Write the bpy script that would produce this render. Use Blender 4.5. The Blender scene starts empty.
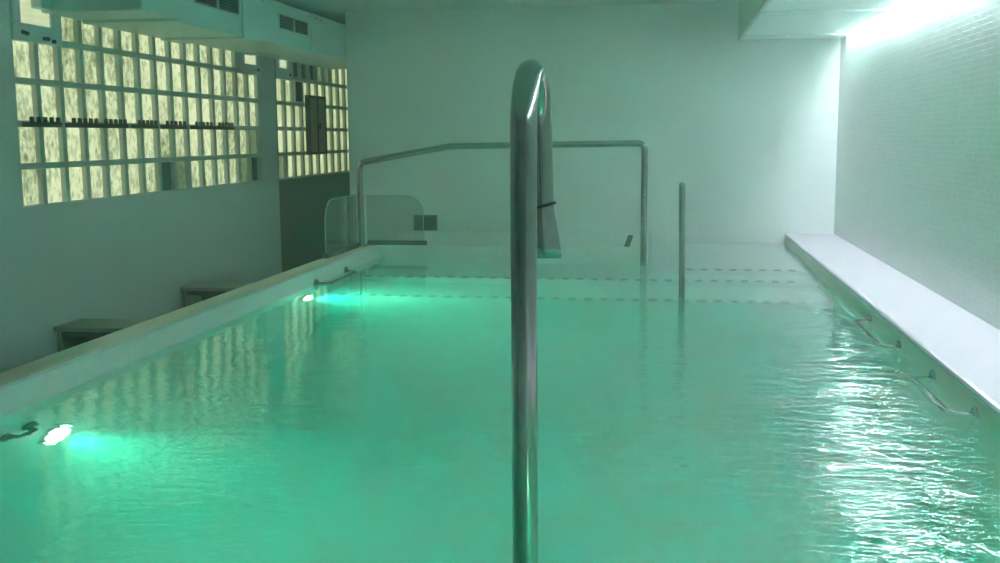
import bpy, bmesh, math, random
from mathutils import Vector, Matrix
random.seed(7)
S = bpy.context.scene
COL = S.collection
ZOFF = 1.5            # the camera's eye is the working origin; the dry floor ends up at z = 0
PI = math.pi

# ------------------------------------------------------------------ helpers
def bx(bm, x0, x1, y0, y1, z0, z1, bev=0.0, seg=2):
    r = bmesh.ops.create_cube(bm, size=1.0)
    vs = r['verts']
    bmesh.ops.scale(bm, vec=(abs(x1-x0), abs(y1-y0), abs(z1-z0)), verts=vs)
    bmesh.ops.translate(bm, vec=((x0+x1)/2, (y0+y1)/2, (z0+z1)/2), verts=vs)
    if bev > 0:
        es = list({e for v in vs for e in v.link_edges})
        bmesh.ops.bevel(bm, geom=es, offset=bev, segments=seg, affect='EDGES', profile=0.5)

def frames(pts):
    """parallel-transport frames along a polyline"""
    n = len(pts); T = []
    for i in range(n):
        a = pts[max(i-1, 0)]; b = pts[min(i+1, n-1)]
        T.append((b-a).normalized())
    up = Vector((1, 0, 0)) if abs(T[0].x) < .8 else Vector((0, 1, 0))
    N = (up - T[0]*up.dot(T[0])).normalized()
    out = []
    for i in range(n):
        N = (N - T[i]*N.dot(T[i])).normalized()
        out.append((N.copy(), T[i].cross(N).normalized()))
    return out

def tube(bm, pts, r, n=20, cap=True, radii=None):
    """radii: optional list of (ra, rb) along the two frame axes"""
    pts = [Vector(p) for p in pts]
    fr = frames(pts); rings = []
    for i, p in enumerate(pts):
        ra, rb = radii[i] if radii else (r, r)
        N, B = fr[i]
        rings.append([bm.verts.new(p + N*(ra*math.cos(2*PI*k/n)) + B*(rb*math.sin(2*PI*k/n))) for k in range(n)])
    for a, b in zip(rings, rings[1:]):
        for k in range(n):
            f = bm.faces.new((a[k], a[(k+1) % n], b[(k+1) % n], b[k])); f.smooth = True
    if cap:
        for rg in (rings[0][::-1], rings[-1]): bm.faces.new([bm.verts.new(v.co) for v in rg])
    return rings

def rounded(pts, rad, seg=8):
    """polyline with its inner corners replaced by arcs; rad may be a list per corner"""
    P = [Vector(p) for p in pts]; out = [P[0]]
    for i in range(1, len(P)-1):
        r = rad[i-1] if isinstance(rad, (list, tuple)) else rad
        a = (P[i-1]-P[i]).normalized(); b = (P[i+1]-P[i]).normalized()
        ang = a.angle(b)
        d = min(r/math.tan(ang/2), .49*(P[i-1]-P[i]).length, .49*(P[i+1]-P[i]).length)
        p0, p1 = P[i]+a*d, P[i]+b*d
        for k in range(seg+1):
            t = k/seg
            out.append((p0*(1-t)+P[i]*t)*(1-t) + (P[i]*(1-t)+p1*t)*t)
    out.append(P[-1]); return out

def prism(bm, prof, axis, a0, a1):
    """closed 2-D profile extruded along axis ('x' or 'y'): profile in (y,z) or (x,z)"""
    def P(u, v, a): return (a, u, v) if axis == 'x' else ((u, a, v) if axis == 'y' else (u, v, a))
    A = [bm.verts.new(P(u, v, a0)) for u, v in prof]; B = [bm.verts.new(P(u, v, a1)) for u, v in prof]
    n = len(prof)
    bm.faces.new(A); bm.faces.new(B[::-1])
    for k in range(n): bm.faces.new((A[k], B[k], B[(k+1) % n], A[(k+1) % n]))

def disc(bm, c, axis, r, h, n=32, bev=0):
    c = Vector(c); ax = Vector(axis).normalized()
    if bev:
        tube(bm, [c, c+ax*(h-bev), c+ax*(h-.3*bev), c+ax*h], r, n, radii=[(r, r), (r, r), (r-.3*bev, r-.3*bev), (r-bev, r-bev)])
    else:
        tube(bm, [c, c+ax*h], r, n)

def obj(name, bm, mat, parent=None, smooth=False):
    bmesh.ops.recalc_face_normals(bm, faces=bm.faces)
    me = bpy.data.meshes.new(name); bm.to_mesh(me); bm.free()
    if mat: me.materials.append(mat)
    if smooth:
        for p in me.polygons: p.use_smooth = True
    o = bpy.data.objects.new(name, me); COL.objects.link(o)
    if parent:
        o.parent = parent
        o.matrix_parent_inverse = Matrix.Translation(-parent.location)
    return o

def tag(o, label=None, cat=None, group=None, kind=None):
    if label: o['label'] = label
    if cat: o['category'] = cat
    if group: o['group'] = group
    if kind: o['kind'] = kind
    return o

def thing(name, label, cat, loc, group=None, kind=None):
    o = bpy.data.objects.new(name, None); COL.objects.link(o)
    o.location = loc; o.empty_display_size = .1
    return tag(o, label, cat, group, kind)

def struct(name, bm, mat, label, cat, parent=None):
    o = obj(name, bm, mat, parent)
    return tag(o, label, cat, kind='structure')

def B(): return bmesh.new()

# ------------------------------------------------------------------ materials
def newmat(name):
    m = bpy.data.materials.new(name); m.use_nodes = True
    return m, m.node_tree.nodes, m.node_tree.links

def principled(name, col, rough=.5, metal=0., spec=.5, noise=None, bump=None, coat=0., var=.06):
    m, N, L = newmat(name)
    b = N['Principled BSDF']
    b.inputs['Base Color'].default_value = (*col, 1); b.inputs['Roughness'].default_value = rough
    b.inputs['Metallic'].default_value = metal; b.inputs['Specular IOR Level'].default_value = spec
    b.inputs['Coat Weight'].default_value = coat
    tc = N.new('ShaderNodeTexCoord')
    if noise:
        nz = N.new('ShaderNodeTexNoise'); nz.inputs['Scale'].default_value = noise; nz.inputs['Detail'].default_value = 5
        L.new(tc.outputs['Object'], nz.inputs['Vector'])
        mx = N.new('ShaderNodeMix'); mx.data_type = 'RGBA'
        mx.inputs[6].default_value = (*[c*(1-var) for c in col], 1); mx.inputs[7].default_value = (*[min(1, c*(1+var)) for c in col], 1)
        L.new(nz.outputs['Fac'], mx.inputs[0]); L.new(mx.outputs[2], b.inputs['Base Color'])
    if bump:
        nb = N.new('ShaderNodeTexNoise'); nb.inputs['Scale'].default_value = bump[0]; nb.inputs['Detail'].default_value = 4
        L.new(tc.outputs['Object'], nb.inputs['Vector'])
        bp = N.new('ShaderNodeBump'); bp.inputs['Strength'].default_value = bump[1]; bp.inputs['Distance'].default_value = .01
        L.new(nb.outputs['Fac'], bp.inputs['Height']); L.new(bp.outputs['Normal'], b.inputs['Normal'])
    return m

def mosaic(name, c1, c2, grout, size, axes, rough=.25, mortar=.08, bump=.3, spec=.5):
    """square mosaic tile; axes: which object axes run along the face, e.g. 'yz'"""
    m, N, L = newmat(name)
    b = N['Principled BSDF']; b.inputs['Roughness'].default_value = rough; b.inputs['Specular IOR Level'].default_value = spec
    tc = N.new('ShaderNodeTexCoord'); sp = N.new('ShaderNodeSeparateXYZ'); cb = N.new('ShaderNodeCombineXYZ')
    L.new(tc.outputs['Object'], sp.inputs[0])
    L.new(sp.outputs['xyz'.index(axes[0])], cb.inputs[0]); L.new(sp.outputs['xyz'.index(axes[1])], cb.inputs[1])
    br = N.new('ShaderNodeTexBrick'); br.offset = 0; br.squash = 1
    br.inputs['Scale'].default_value = 1; br.inputs['Brick Width'].default_value = size; br.inputs['Row Height'].default_value = size
    br.inputs['Mortar Size'].default_value = size*mortar; br.inputs['Mortar Smooth'].default_value = .3; br.inputs['Bias'].default_value = 0
    br.inputs['Color1'].default_value = (*c1, 1); br.inputs['Color2'].default_value = (*c2, 1); br.inputs['Mortar'].default_value = (*grout, 1)
    L.new(cb.outputs[0], br.inputs['Vector']); L.new(br.outputs['Color'], b.inputs['Base Color'])
    # each little tile sits at its own slight tilt
    sc = N.new('ShaderNodeVectorMath'); sc.operation = 'SCALE'; sc.inputs['Scale'].default_value = 1/size
    fl = N.new('ShaderNodeVectorMath'); fl.operation = 'FLOOR'
    L.new(cb.outputs[0], sc.inputs[0]); L.new(sc.outputs[0], fl.inputs[0])
    wn = N.new('ShaderNodeTexWhiteNoise'); wn.noise_dimensions = '3D'; L.new(fl.outputs[0], wn.inputs['Vector'])
    df = N.new('ShaderNodeVectorMath'); df.operation = 'SUBTRACT'; df.inputs[1].default_value = (.5, .5, .5)
    L.new(wn.outputs['Color'], df.inputs[0])
    fr = N.new('ShaderNodeVectorMath'); fr.operation = 'FRACTION'; L.new(sc.outputs[0], fr.inputs[0])
    dt = N.new('ShaderNodeVectorMath'); dt.operation = 'DOT_PRODUCT'; L.new(df.outputs[0], dt.inputs[0]); L.new(fr.outputs[0], dt.inputs[1])
    inv = N.new('ShaderNodeMath'); inv.operation = 'MULTIPLY_ADD'; inv.inputs[1].default_value = -1; inv.inputs[2].default_value = 1
    L.new(br.outputs['Fac'], inv.inputs[0])
    ad = N.new('ShaderNodeMath'); ad.operation = 'MULTIPLY_ADD'; ad.inputs[1].default_value = .35
    L.new(dt.outputs['Value'], ad.inputs[0]); L.new(inv.outputs[0], ad.inputs[2])
    bp = N.new('ShaderNodeBump'); bp.inputs['Strength'].default_value = bump; bp.inputs['Distance'].default_value = .0015
    L.new(ad.outputs[0], bp.inputs['Height']); L.new(bp.outputs['Normal'], b.inputs['Normal'])
    return m

M = {}
M['plaster'] = principled('white_plaster', (.47, .555, .525), .7, noise=1.3, bump=(30, .05), var=.03)
M['brown'] = principled('olive_brown_with_shade', (.11, .095, .045), .75, noise=1.3, var=.05)  # brown wall colour with the shade of the passage partly mixed in
M['ceiling'] = principled('ceiling_paint', (.64, .74, .70), .8, noise=2, var=.03)
M['back'] = mosaic('back_wall_tile', (.68, .74, .71), (.67, .73, .70), (.665, .722, .692), .05, 'xz', rough=.5, bump=.03, spec=.3)
M['mosaic'] = mosaic('glossy_mosaic', (.56, .67, .60), (.49, .61, .54), (.64, .72, .67), .025, 'yz', rough=.26, bump=.4)
M['coping'] = principled('coping_stone', (.74, .62, .48), .55, noise=6, bump=(60, .1), var=.06)
M['deck'] = principled('white_ledge', (.50, .48, .51), .3, noise=5, bump=(12, .05), var=.02)
M['band'] = mosaic('waterline_mosaic', (.62, .70, .70), (.56, .66, .68), (.7, .74, .72), .025, 'yz', rough=.3, bump=.3)
M['fascia'] = mosaic('beige_fascia_mosaic', (.74, .70, .56), (.70, .66, .52), (.76, .73, .62), .025, 'yz', rough=.35, bump=.2)
M['basin'] = mosaic('basin_mosaic', (.62, .70, .66), (.56, .66, .62), (.66, .7, .68), .025, 'xy', rough=.4, bump=.2)
M['basin_side'] = mosaic('basin_side_mosaic', (.62, .70, .66), (.56, .66, .62), (.66, .7, .68), .025, 'yz', rough=.4, bump=.2)
M['basin_end'] = mosaic('basin_end_mosaic', (.62, .70, .66), (.56, .66, .62), (.66, .7, .68), .025, 'xz', rough=.4, bump=.2)
M['dark_tile'] = principled('dark_green_tile', (.006, .012, .010), .4)
M['floor'] = mosaic('floor_tile', (.30, .30, .28), (.28, .28, .26), (.2, .2, .19), .3, 'xy', rough=.5, mortar=.02)
M['steel'] = principled('brushed_steel', (.44, .44, .43), .17, metal=1., noise=8, var=.04)
M['chrome'] = principled('polished_steel', (.50, .50, .49), .12, metal=1.)
M['duct'] = principled('painted_sheet_metal', (.52, .70, .68), .45, noise=3, var=.02)
M['soffit'] = principled('soffit_panel', (.72, .82, .79), .4, noise=3, var=.02)
M['louver'] = principled('soffit_louver', (.56, .62, .50), .5, noise=3, var=.03)
M['black'] = principled('black_plastic', (.012, .013, .012), .5)
M['grille'] = principled('dark_grille', (.02, .03, .03), .5)
M['grey_bar'] = principled('grey_grille_bar', (.10, .14, .14), .5)
M['lattice'] = principled('block_mortar', (.50, .56, .50), .75, noise=20, var=.08)
M['sash'] = principled('white_sash', (.62, .70, .70), .45, noise=4, var=.03)
M['wood'] = principled('pale_stained_wood', (.34, .31, .24), .6, noise=9, var=.12)
M['dark_wood'] = principled('dark_wood', (.05, .045, .03), .6, noise=9, var=.15)
M['cord'] = principled('black_cord', (.01, .01, .01), .6)
M['tooth'] = principled('dark_vent_plastic', (.035, .045, .02), .6)
M['board'] = principled('dark_board', (.34, .33, .17), .7, noise=6, var=.12)
M['rubber'] = principled('grey_rubber', (.07, .09, .085), .6)

def glow_glass(name, bright, dark, strength, scale, contrast, stretch=(1, 1, .6)):
    """pressed glass block lit by the daylight behind it"""
    m, N, L = newmat(name)
    b = N['Principled BSDF']; b.inputs['Base Color'].default_value = (.25, .28, .2, 1); b.inputs['Roughness'].default_value = .15
    tc = N.new('ShaderNodeTexCoord'); mp = N.new('ShaderNodeMapping'); mp.inputs['Scale'].default_value = stretch
    L.new(tc.outputs['Object'], mp.inputs[0])
    nz = N.new('ShaderNodeTexNoise'); nz.inputs['Scale'].default_value = scale; nz.inputs['Detail'].default_value = 4; nz.inputs['Roughness'].default_value = .65
    L.new(mp.outputs[0], nz.inputs['Vector'])
    n2 = N.new('ShaderNodeTexNoise'); n2.inputs['Scale'].default_value = 2.2; n2.inputs['Detail'].default_value = 2
    L.new(tc.outputs['Object'], n2.inputs['Vector'])
    md = N.new('ShaderNodeMath'); md.operation = 'MULTIPLY_ADD'; md.inputs[1].default_value = .5; L.new(n2.outputs['Fac'], md.inputs[0]); L.new(nz.outputs['Fac'], md.inputs[2])
    rp = N.new('ShaderNodeValToRGB'); rp.color_ramp.elements[0].position = .75-contrast; rp.color_ramp.elements[1].position = .75+contrast*.6
    rp.color_ramp.elements[0].color = (*dark, 1); rp.color_ramp.elements[1].color = (*bright, 1)
    L.new(md.outputs[0], rp.inputs[0]); L.new(rp.outputs[0], b.inputs['Emission Color'])
    b.inputs['Emission Strength'].default_value = strength
    bp = N.new('ShaderNodeBump'); bp.inputs['Strength'].default_value = .5; bp.inputs['Distance'].default_value = .004
    L.new(nz.outputs['Fac'], bp.inputs['Height']); L.new(bp.outputs['Normal'], b.inputs['Normal'])
    return m
M['pane'] = glow_glass('pressed_glass_block', (.80, .86, .52), (.10, .15, .04), 1.0, 42, .20)
M['pane_far'] = glow_glass('pressed_glass_block_far', (.76, .85, .50), (.36, .45, .20), .95, 40, .2, (1, 1, .2))
M['pane_dim'] = glow_glass('dim_glass_block', (.30, .38, .18), (.04, .06, .02), .6, 45, .15)
M['pane_teal'] = principled('teal_glass_block', (.10, .21, .19), .2, noise=3)
M['slat'] = glow_glass('lit_white_slat', (.80, .86, .56), (.62, .68, .40), .8, 4, .3)
M['pane_dark'] = principled('dark_glass_block', (.02, .03, .015), .15)

def emit(name, col, s):
    m, N, L = newmat(name)
    b = N['Principled BSDF']; b.inputs['Base Color'].default_value = (.8, .8, .8, 1)
    b.inputs['Emission Color'].default_value = (*col, 1); b.inputs['Emission Strength'].default_value = s
    return m
TUBE_S = 210.0
M['tube'] = emit('fluorescent_tube', (.90, .905, 1.06), TUBE_S)
M['lens'] = emit('lamp_lens', (.45, 1.0, .70), 30.0)

# clear screen glass
m, N, L = newmat('screen_glass'); M['glass'] = m
N.remove(N['Principled BSDF']); out = N['Material Output']
tr = N.new('ShaderNodeBsdfTransparent'); tr.inputs[0].default_value = (.93, .97, .95, 1)
gl = N.new('ShaderNodeBsdfGlossy'); gl.inputs['Roughness'].default_value = .05
fn = N.new('ShaderNodeFresnel'); fn.inputs[0].default_value = 1.3
mx = N.new('ShaderNodeMixShader'); L.new(fn.outputs[0], mx.inputs[0]); L.new(tr.outputs[0], mx.inputs[1]); L.new(gl.outputs[0], mx.inputs[2])
tl = N.new('ShaderNodeBsdfTranslucent'); tl.inputs[0].default_value = (.55, .68, .62, 1)
m2 = N.new('ShaderNodeMixShader'); m2.inputs[0].default_value = .10; L.new(mx.outputs[0], m2.inputs[1]); L.new(tl.outputs[0], m2.inputs[2])
L.new(m2.outputs[0], out.inputs['Surface'])

# pool water: rippled dielectric surface over a milky green body
m, N, L = newmat('pool_water'); M['water'] = m
N.remove(N['Principled BSDF']); out = N['Material Output']
g = N.new('ShaderNodeBsdfGlass'); g.inputs['IOR'].default_value = 1.333; g.inputs['Roughness'].default_value = .03
tc = N.new('ShaderNodeTexCoord')
def nz(scale, detail, stretch=(1, 1, 1), rough=.5):
    mp = N.new('ShaderNodeMapping'); mp.inputs['Scale'].default_value = stretch; L.new(tc.outputs['Object'], mp.inputs[0])
    t = N.new('ShaderNodeTexNoise'); t.inputs['Scale'].default_value = scale; t.inputs['Detail'].default_value = detail; t.inputs['Roughness'].default_value = rough
    t.inputs['Distortion'].default_value = .4
    L.new(mp.outputs[0], t.inputs['Vector']); return t
r1 = nz(2.6, 2, (.7, 1.4, 1)); r2 = nz(13, 3, (.5, 1.4, 1)); r3 = nz(40, 2, (.55, 1.3, 1))
def mul(a, k):
    t = N.new('ShaderNodeMath'); t.operation = 'MULTIPLY'; L.new(a, t.inputs[0])
    if isinstance(k, float): t.inputs[1].default_value = k
    else: L.new(k, t.inputs[1])
    return t.outputs[0]
def add(a, b):
    t = N.new('ShaderNodeMath'); t.operation = 'ADD'; L.new(a, t.inputs[0]); L.new(b, t.inputs[1]); return t.outputs[0]
# the surface is livelier towards the ledge with the grab bars and close to the viewer
sp = N.new('ShaderNodeSeparateXYZ'); L.new(tc.outputs['Object'], sp.inputs[0])
mr = N.new('ShaderNodeMapRange'); mr.inputs['From Min'].default_value = -.6; mr.inputs['From Max'].default_value = .7; mr.inputs['To Min'].default_value = .36; mr.inputs['To Max'].default_value = 1.5
L.new(sp.outputs[0], mr.inputs[0])
my = N.new('ShaderNodeMapRange'); my.inputs['From Min'].default_value = 6.0; my.inputs['From Max'].default_value = 2.5; my.inputs['To Min'].default_value = .2; my.inputs['To Max'].default_value = 1.0
L.new(sp.outputs[1], my.inputs[0])
amp = mul(mr.outputs[0], my.outputs[0])
h = add(add(mul(r1.outputs['Fac'], .75), mul(r2.outputs['Fac'], .36)), mul(r3.outputs['Fac'], .08))
bp = N.new('ShaderNodeBump'); bp.inputs['Strength'].default_value = 1.0; bp.inputs['Distance'].default_value = .02
L.new(mul(h, amp), bp.inputs['Height']); L.new(bp.outputs['Normal'], g.inputs['Normal'])
L.new(g.outputs[0], out.inputs['Surface'])
vs = N.new('ShaderNodeVolumeScatter'); vs.inputs['Color'].default_value = (.12, .945, .82, 1); vs.inputs['Density'].default_value = .72; vs.inputs['Anisotropy'].default_value = .2
va = N.new('ShaderNodeVolumeAbsorption'); va.inputs['Color'].default_value = (.05, .88, .76, 1); va.inputs['Density'].default_value = .22
av = N.new('ShaderNodeAddShader'); L.new(vs.outputs[0], av.inputs[0]); L.new(va.outputs[0], av.inputs[1])
L.new(av.outputs[0], out.inputs['Volume'])

# ------------------------------------------------------------------ dimensions (metres, eye at the origin)
XW = -2.98      # wall with the glass blocks
XC = -2.064     # outer edge of the coping
XL = -1.88      # pool wall on that side
XR = .8765      # edge of the white ledge
XRW = 1.2254    # mosaic wall
YB = 7.98       # end wall
XPART = -2.442  # free end of the end wall
YP = 6.87       # edge of the end platform
XA = -.113       # platform ends here, entry steps beyond
ZD = -.72       # coping / ledge / platform level
ZW = -.787      # water level
ZBOT = -2.05
ZF = -1.5       # dry floor
ZC = .958       # ceiling
YN = -1.2       # wall behind the viewer
YEND = 10.4     # end of the passage

# ------------------------------------------------------------------ room shell
bm = B(); bx(bm, XW-.2, XC, YN-.2, YEND+.2, ZF-.1, ZF); bx(bm, XC, XRW+.2, YN-.2, YEND+.2, -2.4, -2.3)
struct('floor', bm, M['floor'], 'grey tiled floor of the sunken passage beside the pool', 'floor')
bm = B(); bx(bm, XW-.2, XRW+.2, YN-.2, YEND+.2, ZC, ZC+.15)
struct('ceiling', bm, M['ceiling'], 'plain pale ceiling above the pool', 'ceiling')

W1 = (4.536, 7.536, -.321, .879)     # window 1: y0 y1 z0 z1 (15 x 6 blocks)
W2 = (7.885, 9.885, -.321, .879)     # window 2: 10 blocks long
YSPLIT = 7.87
bm = B()
for y0, y1, z0, z1 in ((YN-.2, W1[0], ZF, ZC), (W1[1], YSPLIT, ZF, ZC),
                       (W1[0], W1[1], ZF, W1[2]), (W1[0], W1[1], W1[3], ZC)):
    bx(bm, XW-.2, XW, y0, y1, z0, z1)
struct('wall_left', bm, M['plaster'], 'grey green plaster wall holding the glass block windows', 'wall')
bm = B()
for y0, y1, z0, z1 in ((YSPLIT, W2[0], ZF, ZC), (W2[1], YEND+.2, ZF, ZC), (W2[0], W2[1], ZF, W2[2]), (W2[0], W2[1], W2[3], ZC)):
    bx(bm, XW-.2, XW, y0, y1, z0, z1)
struct('wall_passage_side', bm, M['brown'], 'olive brown wall of the passage below the far glass block window, darkened with painted shade', 'wall')
bm = B(); bx(bm, XRW, XRW+.2, YN-.2, YB+.15, ZBOT, ZC)
struct('wall_right', bm, M['mosaic'], 'glossy pale green mosaic wall above the white ledge', 'wall')
bm = B(); bx(bm, XPART, XRW+.2, YB, YB+.14, ZBOT, ZC, .004)
struct('wall_back', bm, M['back'], 'pale green end wall behind the handrail', 'wall')
bm = B(); bx(bm, XW-.2, XRW+.2, YN-.2, YN, -2.3, ZC)
struct('wall_front', bm, M['plaster'], 'pale wall behind the viewer', 'wall')
bm = B(); bx(bm, XW-.2, XRW+.2, YEND, YEND+.2, -2.3, ZC)
struct('wall_passage', bm, M['plaster'], 'wall closing the dark passage behind the end wall', 'wall')

# ------------------------------------------------------------------ glass block windows
def block_window(name, w, label, n, rows, skip, dim, teal, dark, pane_mat):
    y0, y1, z0, z1 = w; s = .2
    root = thing(name, label, 'window', (XW, (y0+y1)/2, z0), kind='structure')
    g = B()
    for k in range(n+1):                # upright joints
        wd = .018
        bx(g, XW-.08, XW-.004, max(y0, y0+k*s-wd), min(y1, y0+k*s+wd), z0, z1, .003, 1)
    for j in range(rows+1):             # level joints
        wd = .015
        bx(g, XW-.08, XW-.002, y0, y1, max(z0, z0+j*s-wd), min(z1, z0+j*s+wd), .003, 1)
    obj('mortar_grid', g, M['lattice'], root)
    def pillow(bm, k, j):
        ya, yb, za, zb = y0+k*s+.016, y0+(k+1)*s-.016, z0+j*s+.013, z0+(j+1)*s-.013
        bx(bm, XW-.10, XW-.028, ya, yb, za, zb, .012, 3)
    P, D, T, K = B(), B(), B(), B()
    for k in range(n):
        for j in range(rows):
            if (k, j) in skip: continue
            pillow(T if (k, j) in teal else D if (k, j) in dim else K if (k, j) in dark else P, k, j)
    obj('glass_blocks', P, pane_mat, root, True)
    for nm, q, mt, lb in (('dim_glass_blocks', D, M['pane_dim'], 'dimmed glass blocks, for dark shapes behind and painted duct shadow'), ('teal_glass_block', T, M['pane_teal'], 'unlit teal glass block'), ('dark_glass_block', K, M['pane_dark'], 'dark glass block')):
        if len(q.verts): obj(nm, q, mt, root, True)['label'] = lb
        else: q.free()
    return root

def hopper(root, ya, yb, za, zb, oy0, oy1, oz0, oz1, latches):
    """opening vent sash set among the blocks, lit slats showing through"""
    f = B(); x0, x1 = XW-.03, XW+.016
    for a, b, c, d in ((ya, yb, za, oz0), (ya, yb, oz1, zb), (ya, oy0, oz0, oz1), (oy1, yb, oz0, oz1)):
        bx(f, x0, x1, a, b, c, d, .004, 1)
    sash = obj('vent_sash', f, M['sash'], root); sash['label'] = 'pale opening sash among the glass blocks'
    sl = B(); n = max(3, int((oz1-oz0)/.026))
    for i in range(n):
        zc = oz0+(i+.5)*(oz1-oz0)/n
        prism(sl, [(XW-.001, zc+.016), (XW+.002, zc+.017), (XW+.009, zc-.013), (XW+.006, zc-.014)], 'y', oy0, oy1)
    obj('louver', sl, M['slat'], sash)
    for y, z in latches:
        q = B(); bx(q, x1, x1+.012, y-.012, y+.012, z-.009, z+.009, .003, 1); obj('latch', q, M['black'], sash)

skip1 = {(0, 4), (1, 4), (0, 5), (1, 5), (13, 4), (14, 4), (13, 5), (14, 5)}
win1 = block_window('window_1', W1, 'long window of pressed glass blocks lit yellow green', 15, 6, skip1,
                    {(8, 0), (13, 0), (14, 1)}, {(7, 0)}, {(14, 0)}, M['pane'])
hopper(win1, 4.536, 4.936, .462, .80, 4.60, 4.845, .545, .76, [(4.60, .50), (4.63, .497), (4.77, .485), (4.80, .486), (4.85, .478)])
hopper(win1, 7.136+.06, 7.536, .475, .80, 7.25, 7.47, .535, .76, [(7.48, .50)])
skip2 = {(0, 4), (0, 5), (2, 3)}
win2 = block_window('window_2', W2, 'second glass block window further along in the dark passage', 10, 6, skip2,
                    {(0, 0), (1, 4), (5, 4), (6, 4)}, set(), {(2, 4), (3, 4), (4, 4)}, M['pane_far'])  # middle blocks of the top row are darkened to paint in the duct's shadow
hopper(win2, 7.885, 8.2, .462, .80, 7.94, 8.10, .55, .76, [(8.15, .5)])

# small open sash with a pale frame in window 2, and the board fixed over its blocks
f = B(); ya, yb, za, zb = 8.275, 8.475, .285, .475
for a, b, c, d in ((ya, yb, za, za+.016), (ya, yb, zb-.016, zb), (ya, ya+.016, za+.016, zb-.016), (yb-.016, yb, za+.016, zb-.016)):
    bx(f, XW-.03, XW+.014, a, b, c, d, .003, 1)
o = obj('small_sash', f, M['sash'], win2); o['label'] = 'small pale framed opening, dark inside'
q = B(); bx(q, XW-.09, XW+.003, ya+.01, yb-.01, za+.01, zb-.01); obj('dark_opening', q, M['black'], o)
t = thing('wall_board', 'tall dark brown board fixed over the glass blocks of the far window', 'board', (XW, 8.76, -.12))
q = B(); bx(q, XW+.001, XW+.03, 8.545, 8.965, -.12, .345, .004, 1); obj('panel', q, M['board'], t)
q = B()
for a, b, c, d in ((8.53, 8.98, -.135, -.115), (8.53, 8.98, .34, .36), (8.53, 8.55, -.115, .34), (8.96, 8.98, -.115, .34), (8.745, 8.76, -.115, .34)):
    bx(q, XW+.001, XW+.04, a, b, c, d, .003, 1)
obj('frame', q, M['dark_wood'], t)
q = B(); bx(q, XW+.03, XW+.05, 8.775, 8.80, .08, .13, .004, 1); obj('handle', q, M['black'], t)

# row of dark slotted vent strips lying in the middle joint of window 1
spans = [(4.572, 4.866), (4.933, 5.222), (5.245, 5.522), (5.608, 5.879), (5.951, 6.255), (6.352, 6.648), (6.708, 6.991)]
ordn = ['first', 'second', 'third', 'fourth', 'fifth', 'sixth', 'seventh']
for i, (a, b) in enumerate(spans):
    t = thing('vent_strip', f'dark toothed strip on the glass block joint, {ordn[i]} of seven from the near end', 'vent strip', (XW, (a+b)/2, .06), 'toothed vent strips along the glass blocks')
    q = B(); bx(q, XW-.001, XW+.028, a, b, .064, .086, .003, 1); obj('rail_bar', q, M['tooth'], t)
    for k in range(5):
        yc = a+.05+(b-a-.075)*k/4
        q = B(); bx(q, XW+.016, XW+.026, yc-.015, yc+.015, .0855, .113, .003, 1); obj('tooth', q, M['tooth'], t)

# ------------------------------------------------------------------ pool basin and surrounds
bm = B()
prism(bm, [(XC, ZF), (XC, ZD-.012), (XC+.012, ZD), (-1.965, ZD), (-1.945, ZD-.004), (-1.945, ZF)], 'y', YN, YEND-.0)
struct('coping_ledge', bm, M['coping'], 'long beige stone coping between the pool and the sunken passage', 'coping')
bm = B()
prism(bm, [(-1.945, ZD-.003), (-1.93, ZD-.010), (XL+.004, ZW-.01), (XL+.004, ZBOT), (-1.945, ZBOT)], 'y', YN, YP+.02)
struct('pool_wall_passage', bm, M['basin_side'], 'mosaic pool wall under the beige coping', 'pool wall')
bm = B(); bx(bm, -1.95, XRW, YN, YB, -2.3, ZBOT)
struct('pool_floor', bm, M['basin'], 'pale mosaic bottom of the pool', 'pool floor')
bm = B(); prism(bm, [(XR+.006, ZBOT), (XR+.006, ZD-.022), (XR+.001, ZD-.020), (XR, ZD-.012), (XR+.004, ZD-.004), (XR+.014, ZD), (XRW, ZD), (XRW, ZBOT)], 'y', YN, YB)
ledge = struct('pool_ledge', bm, M['deck'], 'bright white ledge running along the mosaic wall', 'ledge')
bm = B(); bx(bm, XR+.0015, XR+.0065, YN, YB, ZBOT, ZD-.022)
o = obj('fascia', bm, M['fascia'], ledge); o['label'] = 'beige green tiled face below the white ledge'
bm = B(); bx(bm, -1.95, XA, YP, YB, ZBOT, ZD, .008)
struct('pool_platform', bm, M['back'], 'pale tiled platform between the handrail and the end wall', 'platform')
bm = B(); bx(bm, -1.95, XRW, YN, .85, ZBOT, ZD, .008)
struct('pool_end_deck', bm, M['back'], 'pale deck on which the viewer stands', 'deck')

def step(name, x0, x1, y, y1, z, label, nx0, nx1, ell=None):
    t = thing(name, label, 'step', ((x0+x1)/2, y, ZBOT))
    q = B()
    if ell: prism(q, ell, 'z', ZBOT, z)
    else: bx(q, x0, x1, y, y1, ZBOT, z, .006)
    obj('tread', q, M['basin'], t)
    x = nx0
    while x < nx1-.04:
        q = B(); bx(q, x, x+.040, y-.004, y+.046, z-.020, z+.004, .001, 1); x += .086
        obj('nosing_tile', q, M['dark_tile'], t)['label'] = 'small dark nosing tile'
step('pool_step', XL+.005, XR-.007, 5.62, 6.125, -1.287, 'lowest visible pool step with a faint dashed dark edge', -1.80, .80)
step('pool_step', XL+.005, XR-.007, 6.13, 6.86, -1.087, 'full width pool step with a clear dashed dark edge', -1.80, .82,
     [(XL+.005, 6.13), (XR-.007, 6.13), (XR-.007, 6.395), (XA+.002, 6.395), (XA+.002, 6.86), (XL+.005, 6.86)])
step('pool_step', XA+.022, XR-.007, 6.40, YB-.005, -.887, 'shallow entry step beyond the thin steel post with a dashed edge', .13, .85)

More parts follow.
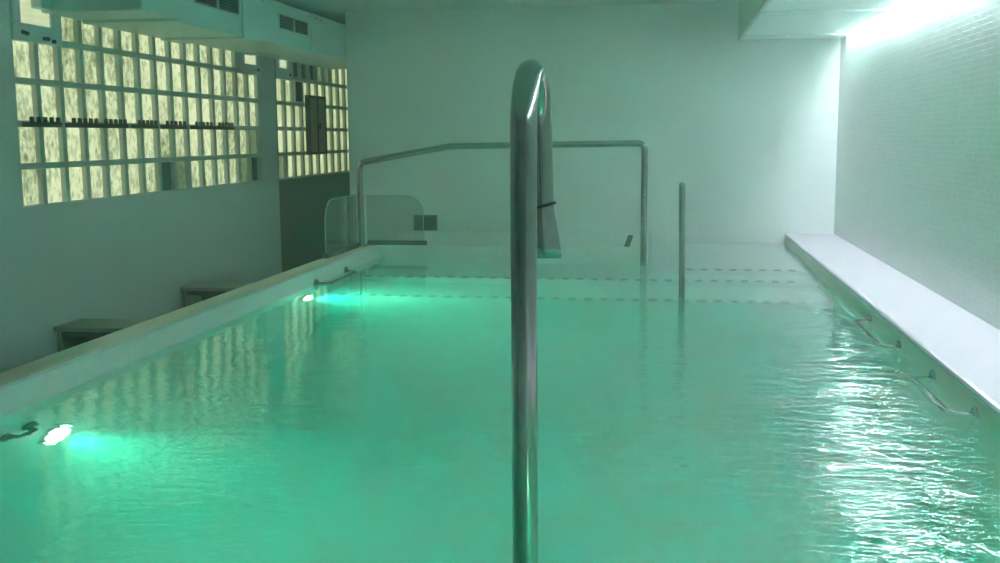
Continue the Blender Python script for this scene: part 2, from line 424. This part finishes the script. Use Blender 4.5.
# water body
bm = B()
prof = [(XL-.003, .84), (XR+.003, .84), (XR+.003, YB+.0), (XA-.004, YB+.0), (XA-.004, YP+.003), (XL-.003, YP+.003)]
prism(bm, prof, 'z', ZBOT-.01, ZW)
o = obj('pool_water', bm, M['water'])
tag(o, 'emerald green rippled water filling the pool', 'water', kind='structure')

# drain slot in the platform
t = thing('floor_drain', 'narrow dark drain slot in the platform just before the end wall', 'drain', (-.245, 7.27, ZD))
q = B(); bx(q, -.263, -.227, 6.93, 7.68, ZD-.01, ZD+.004, .001, 1); obj('channel', q, M['grille'], t)
for k in range(15):
    y = 6.96+k*.05; q = B(); bx(q, -.263, -.227, y, y+.012, ZD+.003, ZD+.007); obj('grate_bar', q, M['rubber'], t)

# square dark outlet low on the end wall
t = thing('wall_outlet', 'square dark vent outlet low on the end wall behind the glass screen', 'vent', (-1.835, YB, -.66))
q = B(); bx(q, -1.93, -1.745, YB-.02, YB, -.715, -.595, .004, 1); obj('frame', q, M['rubber'], t)
q = B(); bx(q, -1.915, -1.76, YB-.024, YB-.018, -.702, -.608, .002, 1); obj('recess', q, M['grille'], t)
q = B()
for k in range(5):
    z = -.70+k*.02; bx(q, -1.915, -1.76, YB-.03, YB-.022, z, z+.005)
obj('slat', q, M['black'], t)

# ------------------------------------------------------------------ underwater lamps
def lamp(pos, yaw, aim, label, k=1.0, cone=110):
    """round lamp set in a pool wall; built facing +x at the origin, then turned by yaw"""
    t = thing('pool_lamp', label, 'pool lamp', (0, 0, 0), 'underwater lamps in the pool walls')
    q = B(); disc(q, (.001, 0, 0), (1, 0, 0), .074, .018, 36, .006); obj('rim', q, M['chrome'], t)
    q = B()
    R, n = .056, 28; rings = []
    for i, (rr, hh) in enumerate(((1, .0), (.94, .008), (.7, .017), (.4, .022))):
        rings.append([q.verts.new((.019+hh, R*rr*math.cos(2*PI*k_/n), R*rr*math.sin(2*PI*k_/n))) for k_ in range(n)])
    for a, b in zip(rings, rings[1:]):
        for k_ in range(n): q.faces.new((a[k_], a[(k_+1) % n], b[(k_+1) % n], b[k_]))
    q.faces.new(rings[0][::-1]); q.faces.new(rings[-1])
    obj('lens', q, M['lens'], t, True)
    for k_ in range(4):
        a = PI/4+k_*PI/2
        q = B(); disc(q, (.017, .065*math.cos(a), .065*math.sin(a)), (1, 0, 0), .005, .004, 10); obj('screw', q, M['steel'], t)
    t.location = pos; t.rotation_euler = (0, 0, yaw)
    ld = bpy.data.lights.new('pool_lamp_beam', 'SPOT'); ld.energy = LAMP_W*k; ld.color = (.16, 1.0, .60)
    ld.spot_size = math.radians(cone); ld.spot_blend = 1.0; ld.shadow_soft_size = .035
    lo = bpy.data.objects.new('pool_lamp_beam', ld); COL.objects.link(lo)
    lo.location = Vector(pos)+Vector((math.cos(yaw), math.sin(yaw), 0))*.055
    lo.rotation_euler = Vector(aim).to_track_quat('-Z', 'Y').to_euler()
LAMP_W = 58
lamp((XL, 2.931, -1.223), 0, (1, -.40, -.60), 'glowing green underwater lamp close to the viewer, below a dark grab bar', 1.0, 115)
lamp((XL, 5.272, -1.077), 0, (1, .12, -.12), 'glowing green underwater lamp further off, near the end platform', 1.1, 160)
lamp((.35, .85, -1.25), PI/2, (-.02, 1, 0), 'added unseen lamp in the pool end wall below the viewer, brightening the water', .9)  # extra lamp out of view, added to lift the water on the ledge side

# ------------------------------------------------------------------ grab bars at the waterline
def grab_bar(side, xw, y0, y1, z, label, mat, out=.072):
    t = thing('grab_bar', label, 'grab bar', (xw, (y0+y1)/2, z), 'grab bars around the pool edge')
    s = side
    q = B(); tube(q, rounded([(xw+s*.004, y0, z), (xw+s*out, y0+.03, z), (xw+s*out, y1-.03, z), (xw+s*.004, y1, z)], .03, 8), .0125, 16); obj('bar', q, mat, t)
    for y in (y0, y1):
        q = B(); disc(q, (xw, y, z), (s, 0, 0), .032, .010, 24, .004); obj('flange', q, mat, t)
grab_bar(-1, XR+.0015, 4.07, 4.65, ZW-.013, 'steel grab bar at the waterline of the white ledge, smaller one further off', M['chrome'])
grab_bar(-1, XR+.0015, 3.075, 3.56, ZW-.013, 'steel grab bar at the waterline of the white ledge, the closer one', M['chrome'])
grab_bar(1, XL+.004, 2.69, 2.81, ZW-.23, 'short dark submerged grab bar beside the closer underwater lamp', M['rubber'], .042)
grab_bar(1, XL+.004, 5.45, 6.0, ZW-.002, 'grab bar at the waterline below the beige coping near the glass screen', M['steel'])

# ------------------------------------------------------------------ swan-neck pipe close to the viewer
t = thing('swan_neck_spout', 'tall polished steel swan-neck pipe rising from the water in front, black cord round its end', 'water spout', (-.2355, 1.75, ZBOT))
r = .0225; X0 = -.2345; za = .012; R = .1
pts = [(X0, 1.75, ZBOT+.01), (X0, 1.75, -1.2), (X0, 1.75, -.6), (X0, 1.75, -.3), (X0, 1.75, -.1)]
for k in range(25):
    a = PI-PI*k/24
    pts.append((X0+.004*k/24, 1.85+R*math.cos(a), za+R*math.sin(a)*1.0))
pts += [(X0+.0045, 1.9505, -.01), (X0+.005, 1.9515, -.04), (X0+.006, 1.9525, -.09), (X0+.007, 1.953, -.124)]
q = B(); tube(q, pts, r, 32, cap=False); obj('pipe', q, M['steel'], t)
# flared, flattened mouth
q = B(); prof = [(-.1235, .0225, .0225), (-.135, .0230, .022), (-.16, .0275, .020), (-.185, .032, .018), (-.205, .0355, .016), (-.2245, .037, .015)]
n = 32; ro = []
for z, a, b in prof:
    ro.append([q.verts.new((X0+.007+a*math.cos(2*PI*k/n), 1.953+b*math.sin(2*PI*k/n), z)) for k in range(n)])
ri = []
for z, a, b in prof[::-1]:
    ri.append([q.verts.new((X0+.007+(a-.003)*math.cos(2*PI*k/n), 1.953+(b-.003)*math.sin(2*PI*k/n), z)) for k in range(n)])
al = ro+ri
for a, b in zip(al, al[1:]):
    for k in range(n):
        f = q.faces.new((a[k], a[(k+1) % n], b[(k+1) % n], b[k])); f.smooth = True
obj('flared_mouth', q, M['steel'], t)
q = B(); rg = []
for k in range(25):
    a = 2*PI*k/24; rg.append((X0+.007+.0245*math.cos(a), 1.953+.0245*math.sin(a), -.128+.006*math.cos(a)))
tube(q, rg, .0028, 8, cap=False); o = obj('cord', q, M['cord'], t); o['label'] = 'black cord tied round the spout'
q = B(); disc(q, (X0, 1.75, ZBOT+.001), (0, 0, 1), .07, .012, 32, .004); obj('base_flange', q, M['steel'], t)

# ------------------------------------------------------------------ handrail before the platform
t = thing('handrail', 'long steel handrail on two legs spanning the far end of the pool', 'handrail', (-1.08, 6.84, ZD))
yr = 6.835
path = rounded([(-2.02, yr, ZD+.002), (-2.02, yr, -.163), (-1.40, yr, -.058), (-.135, yr, -.046), (-.135, yr, -1.08)], [.055, .25, .05], 10)
# feet of the two legs
q = B(); tube(q, path, .021, 18); obj('tube', q, M['steel'], t)
q = B(); disc(q, (-2.02, yr, ZD), (0, 0, 1), .038, .012, 24, .004); obj('flange', q, M['steel'], t)
q = B(); disc(q, (-.135, yr, -1.086), (0, 0, 1), .038, .012, 24, .004); obj('flange', q, M['steel'], t)

# thin steel post at the entry steps
t = thing('steel_post', 'slim upright steel post standing in the water by the entry steps', 'post', (.086, 5.4, ZBOT))
q = B(); tube(q, [(.091, 5.4, ZBOT+.005), (.0905, 5.4, -1.4), (.0895, 5.4, -.79), (.083, 5.4, -.26), (.083, 5.4, -.245), (.083, 5.4, -.236), (.083, 5.4, -.232)], .015, 20,
              radii=[(.0155, .0155)]*4+[(.0155, .0155), (.012, .012), (.005, .005)]); obj('tube', q, M['steel'], t)
q = B(); disc(q, (.091, 5.4, ZBOT+.001), (0, 0, 1), .04, .012, 24, .004); obj('flange', q, M['steel'], t)

# ------------------------------------------------------------------ glass screen in the corner
t = thing('glass_screen', 'low clear glass screen with rounded corners at the coping end', 'glass screen', (-2.03, 6.5, ZD))
def panel(axis, u0, u1, z0, z1, rad, side, c, th=.010):
    pr = [(u0, z0), (u1, z0)]
    cx = u1-rad if side > 0 else u0+rad
    arc = [(cx+side*rad*math.cos(a*PI/2/12), z1-rad+rad*math.sin(a*PI/2/12)) for a in range(13)]
    pr = [(u0, z0), (u1, z0)] + arc + [(u0, z1)] if side > 0 else [(u0, z0), (u1, z0), (u1, z1)] + arc[::-1]
    q = B(); prism(q, pr, axis, c-th/2, c+th/2); return q, arc
q, arc = panel('x', 6.11, 6.775, ZD+.012, -.372, .14, -1, -2.03); o = obj('side_panel', q, M['glass'], t)
M['edge'] = principled('glass_edge', (.42, .55, .50), .25)
q = B(); tube(q, [(-2.03, 6.11, ZD+.012)]+[(-2.03, y, z) for y, z in arc]+[(-2.03, 6.775, -.372)], .0045, 8); obj('edge_trim', q, M['edge'], o)
q, arc = panel('y', -2.0, -1.61, ZD+.012, -.385, .12, 1, 6.92); o = obj('end_panel', q, M['glass'], t)
q = B(); tube(q, [(-1.61, 6.92, ZD+.012)]+[(x, 6.92, z) for x, z in arc]+[(-2.0, 6.92, -.385)], .0035, 8); obj('edge_trim', q, M['edge'], o)
q = B(); bx(q, -2.05, -2.01, 6.09, 6.785, ZD, ZD+.03, .004, 1); obj('base_channel', q, M['rubber'], t)
q = B(); bx(q, -2.0, -1.59, 6.90, 6.94, ZD, ZD+.03, .004, 1); obj('base_channel', q, M['rubber'], t)
q = B(); bx(q, -2.034, -2.026, 6.535, 6.55, ZD+.02, -.375, .002, 1); obj('clamp_post', q, M['edge'], t)

# ------------------------------------------------------------------ low wooden stands in the passage
def stand(y0, y1, label):
    x0, x1, zt = XW+.003, XW+.50, -.912
    t = thing('wooden_stand', label, 'stand', ((x0+x1)/2, (y0+y1)/2, ZF), 'low wooden stands along the passage wall')
    q = B(); bx(q, x0, x1, y0-.012, y1+.012, zt-.022, zt, .004); obj('top', q, M['wood'], t)
    for xa, xb in ((x0+.012, x0+.034), (x1-.034, x1-.012)):
        q = B(); bx(q, xa, xb, y0, y1, ZF+.001, zt-.022, .003, 1); obj('side_panel', q, M['wood'], t)
    q = B(); bx(q, x0+.034, x1-.034, y1-.016, y1-.002, ZF+.06, zt-.022); obj('back_panel', q, M['dark_wood'], t)
    for z in (zt-.24, ZF+.06):
        q = B(); bx(q, x0+.034, x1-.034, y0+.004, y1-.016, z, z+.018); obj('shelf', q, M['wood'], t)
    q = B(); bx(q, x0+.034, x1-.034, y0+.003, y0+.02, zt-.05, zt-.022, .002, 1); obj('apron', q, M['dark_wood'], t)
    q = B(); bx(q, x0+.24, x0+.262, y0+.005, y1-.016, zt-.222, zt-.05); obj('divider', q, M['wood'], t)
stand(4.72, 4.95, 'low wooden stand with open front, the closer one by the passage wall')
stand(6.11, 6.34, 'low wooden stand with open front, the one further down the passage')

# ------------------------------------------------------------------ air units along the top of the passage wall
XF = -2.46; ZU = .609; ZT = .868
def air_unit(y0, y1, label, grille=None, cap=False, dz=0.0, dx=0.0):
    t = thing('air_unit', label, 'air unit', ((XW+XF)/2, (y0+y1)/2, ZU), 'boxed air units under the ceiling')
    q = B(); bx(q, XW+.001, XF+dx, y0+.0025, y1-.0025, ZU-dz, ZT, .006); obj('casing', q, M['duct'], t)
    if grille:
        ga, gb, gz0, gz1 = grille
        mid = (ga+gb)/2
        for a, b in ((ga, mid-.014), (mid+.014, gb)):
            q = B(); bx(q, XF+dx-.001, XF+dx+.003, a, b, gz0, gz1); g_ = obj('grille', q, M['grille'], t)
            q = B(); n = 5
            for k in range(n):
                z = gz0+(k+.5)*(gz1-gz0)/n
                prism(q, [(XF+dx+.002, z+.004), (XF+dx+.010, z-.002), (XF+dx+.010, z-.005), (XF+dx+.002, z+.001)], 'y', a, b)
            obj('louver', q, M['grey_bar'], g_)
            q = B()
            for c, d, e, f_ in ((a-.006, b+.006, gz0-.006, gz0), (a-.006, b+.006, gz1, gz1+.006), (a-.006, a, gz0, gz1), (b, b+.006, gz0, gz1)):
                bx(q, XF+dx+.0005, XF+dx+.007, c, d, e, f_)
            obj('grille_frame', q, M['duct'], g_)
    for z in (ZT-.03, ):
        for y in (y0+.06, y1-.06):
            q = B(); disc(q, (XF+dx, y, z), (1, 0, 0), .006, .003, 10); obj('screw', q, M['rubber'], t)
    return t
air_unit(4.78, 5.145, 'short plain end unit of the air duct, seen end on above the vent sash', dx=.004)
air_unit(5.145, 6.0, 'air duct unit with a slotted black double grille below the ceiling, second from its end', (5.36, 5.94, .715, .80), dz=.014)
air_unit(6.0, 6.265, 'narrow plain air duct panel between the two grilled units', dz=.024, dx=.008)
air_unit(6.265, 7.23, 'air duct unit with a small double black grille, further down', (6.60, 7.14, .705, .79), dz=.008)
air_unit(7.23, 7.385, 'very narrow upright panel of the air duct past the second grille', dz=.014, dx=.010)
air_unit(7.385, 9.2, 'last air duct unit running into the dark passage behind the end wall')
q = B(); bx(q, XW+.001, XW+.06, 4.70, 4.778, ZU+.012, ZT, .004, 1)
o = obj('duct_bracket', q, M['duct']); tag(o, 'small bracket holding the end of the air duct above the vent sash', 'bracket')

# ------------------------------------------------------------------ soffit and strip lights over the ledge
SX0, SX1, SZ, SY1 = .487, 1.196, .67, 7.70
t = thing('ceiling_soffit', 'white panelled box hung under the ceiling beside the mosaic wall', 'soffit', ((SX0+SX1)/2, 3.5, SZ))
q = B(); bx(q, SX0+.02, SX1, -.6, SY1-.004, SZ+.045, ZC-.001, .003, 1); obj('casing', q, M['soffit'], t)
yb = SY1; widths = [.24, 1.14]; i = 0
while yb > -.4:
    w_ = widths[i % 2]; ya = yb-w_
    q = B(); bx(q, SX0+.012, SX1, ya+.014, yb-.014, SZ+(.0 if i % 2 else -.008), SZ+.046, .004, 1); obj('panel', q, M['soffit'], t); yb = ya; i += 1
q = B(); y = SY1-.005
bx(q, SX0, SX0+.02, -.6, SY1, SZ-.01, SZ+.02)
while y > 2.5:
    bx(q, SX0+.002, SX0+.02, y-.05, y-.012, SZ+.02, ZC-.001, .003, 1); y -= .07
bx(q, SX0, SX0+.02, -.6, SY1, ZC-.03, ZC-.001)
obj('louvred_side', q, M['louver'], t)
for k in range(6):
    y1 = 7.68-k*1.24; y0 = y1-1.2
    lt = thing('strip_light', 'white fluorescent strip light tucked between soffit and mosaic wall' , 'strip light', (1.205, (y0+y1)/2, .72), 'strip lights in the gap beside the soffit')
    q = B(); bx(q, 1.199, 1.2235, y0, y1, .735, .765, .003, 1); obj('batten', q, M['sash'], lt)
    q = B(); tube(q, [(1.211, y0+.02, .717), (1.211, y1-.02, .717)], .0105, 14); obj('tube', q, M['tube'], lt)
    for y in (y0+.01, y1-.01):
        q = B(); bx(q, 1.1985, 1.2235, y-.01, y+.01, .703, .736, .003, 1); obj('lamp_holder', q, M['sash'], lt)

# ------------------------------------------------------------------ humid haze filling the hall
HAZE = .022
m, N, L = newmat('humid_haze'); N.remove(N['Principled BSDF'])
vs = N.new('ShaderNodeVolumeScatter'); vs.inputs['Color'].default_value = (.97, .99, .98, 1); vs.inputs['Density'].default_value = HAZE; vs.inputs['Anisotropy'].default_value = .2
L.new(vs.outputs[0], N['Material Output'].inputs['Volume'])
q = B(); bx(q, XW-.3, XRW+.3, YN-.3, YEND+.3, -2.5, ZC+.25)
tag(obj('haze', q, m), 'thin humid haze hanging in the pool hall', 'haze', kind='stuff')

# ------------------------------------------------------------------ world, camera, render settings
w = bpy.data.worlds.new('World'); S.world = w; w.use_nodes = True
w.node_tree.nodes['Background'].inputs[0].default_value = (.5, .6, .5, 1); w.node_tree.nodes['Background'].inputs[1].default_value = .2

f, yaw, pitch, roll = 1052.1366, -.1562, .1364, -.0076
cy, sy, cp, sp_ = math.cos(yaw), math.sin(yaw), math.cos(pitch), math.sin(pitch)
fw = Vector((sy*cp, cy*cp, -sp_)); rt = Vector((cy, -sy, 0)); up = rt.cross(fw)
r_, u_ = rt*math.cos(roll)+up*math.sin(roll), up*math.cos(roll)-rt*math.sin(roll)
cd = bpy.data.cameras.new('camera'); cam = bpy.data.objects.new('camera', cd); COL.objects.link(cam)
cam.matrix_world = Matrix(((r_.x, u_.x, -fw.x, 0), (r_.y, u_.y, -fw.y, 0), (r_.z, u_.z, -fw.z, 0), (0, 0, 0, 1)))
cd.sensor_fit = 'HORIZONTAL'; cd.sensor_width = 36; cd.lens = 36*f/1000; cd.clip_start = .02; cd.clip_end = 100
S.camera = cam

for o in list(S.objects):
    if o.parent is None: o.location.z += ZOFF

S.view_settings.view_transform = 'Standard'; S.view_settings.look = 'None'
S.view_settings.gamma = 1; S.view_settings.use_curve_mapping = False; S.view_settings.exposure = 0
c = S.cycles
c.use_denoising = True; c.denoiser = 'OPENIMAGEDENOISE'
c.max_bounces = 16; c.diffuse_bounces = 8; c.glossy_bounces = 5; c.transmission_bounces = 8; c.transparent_max_bounces = 12; c.volume_bounces = 6
c.sample_clamp_indirect = 80.0; c.sample_clamp_direct = 0
c.use_light_tree = True
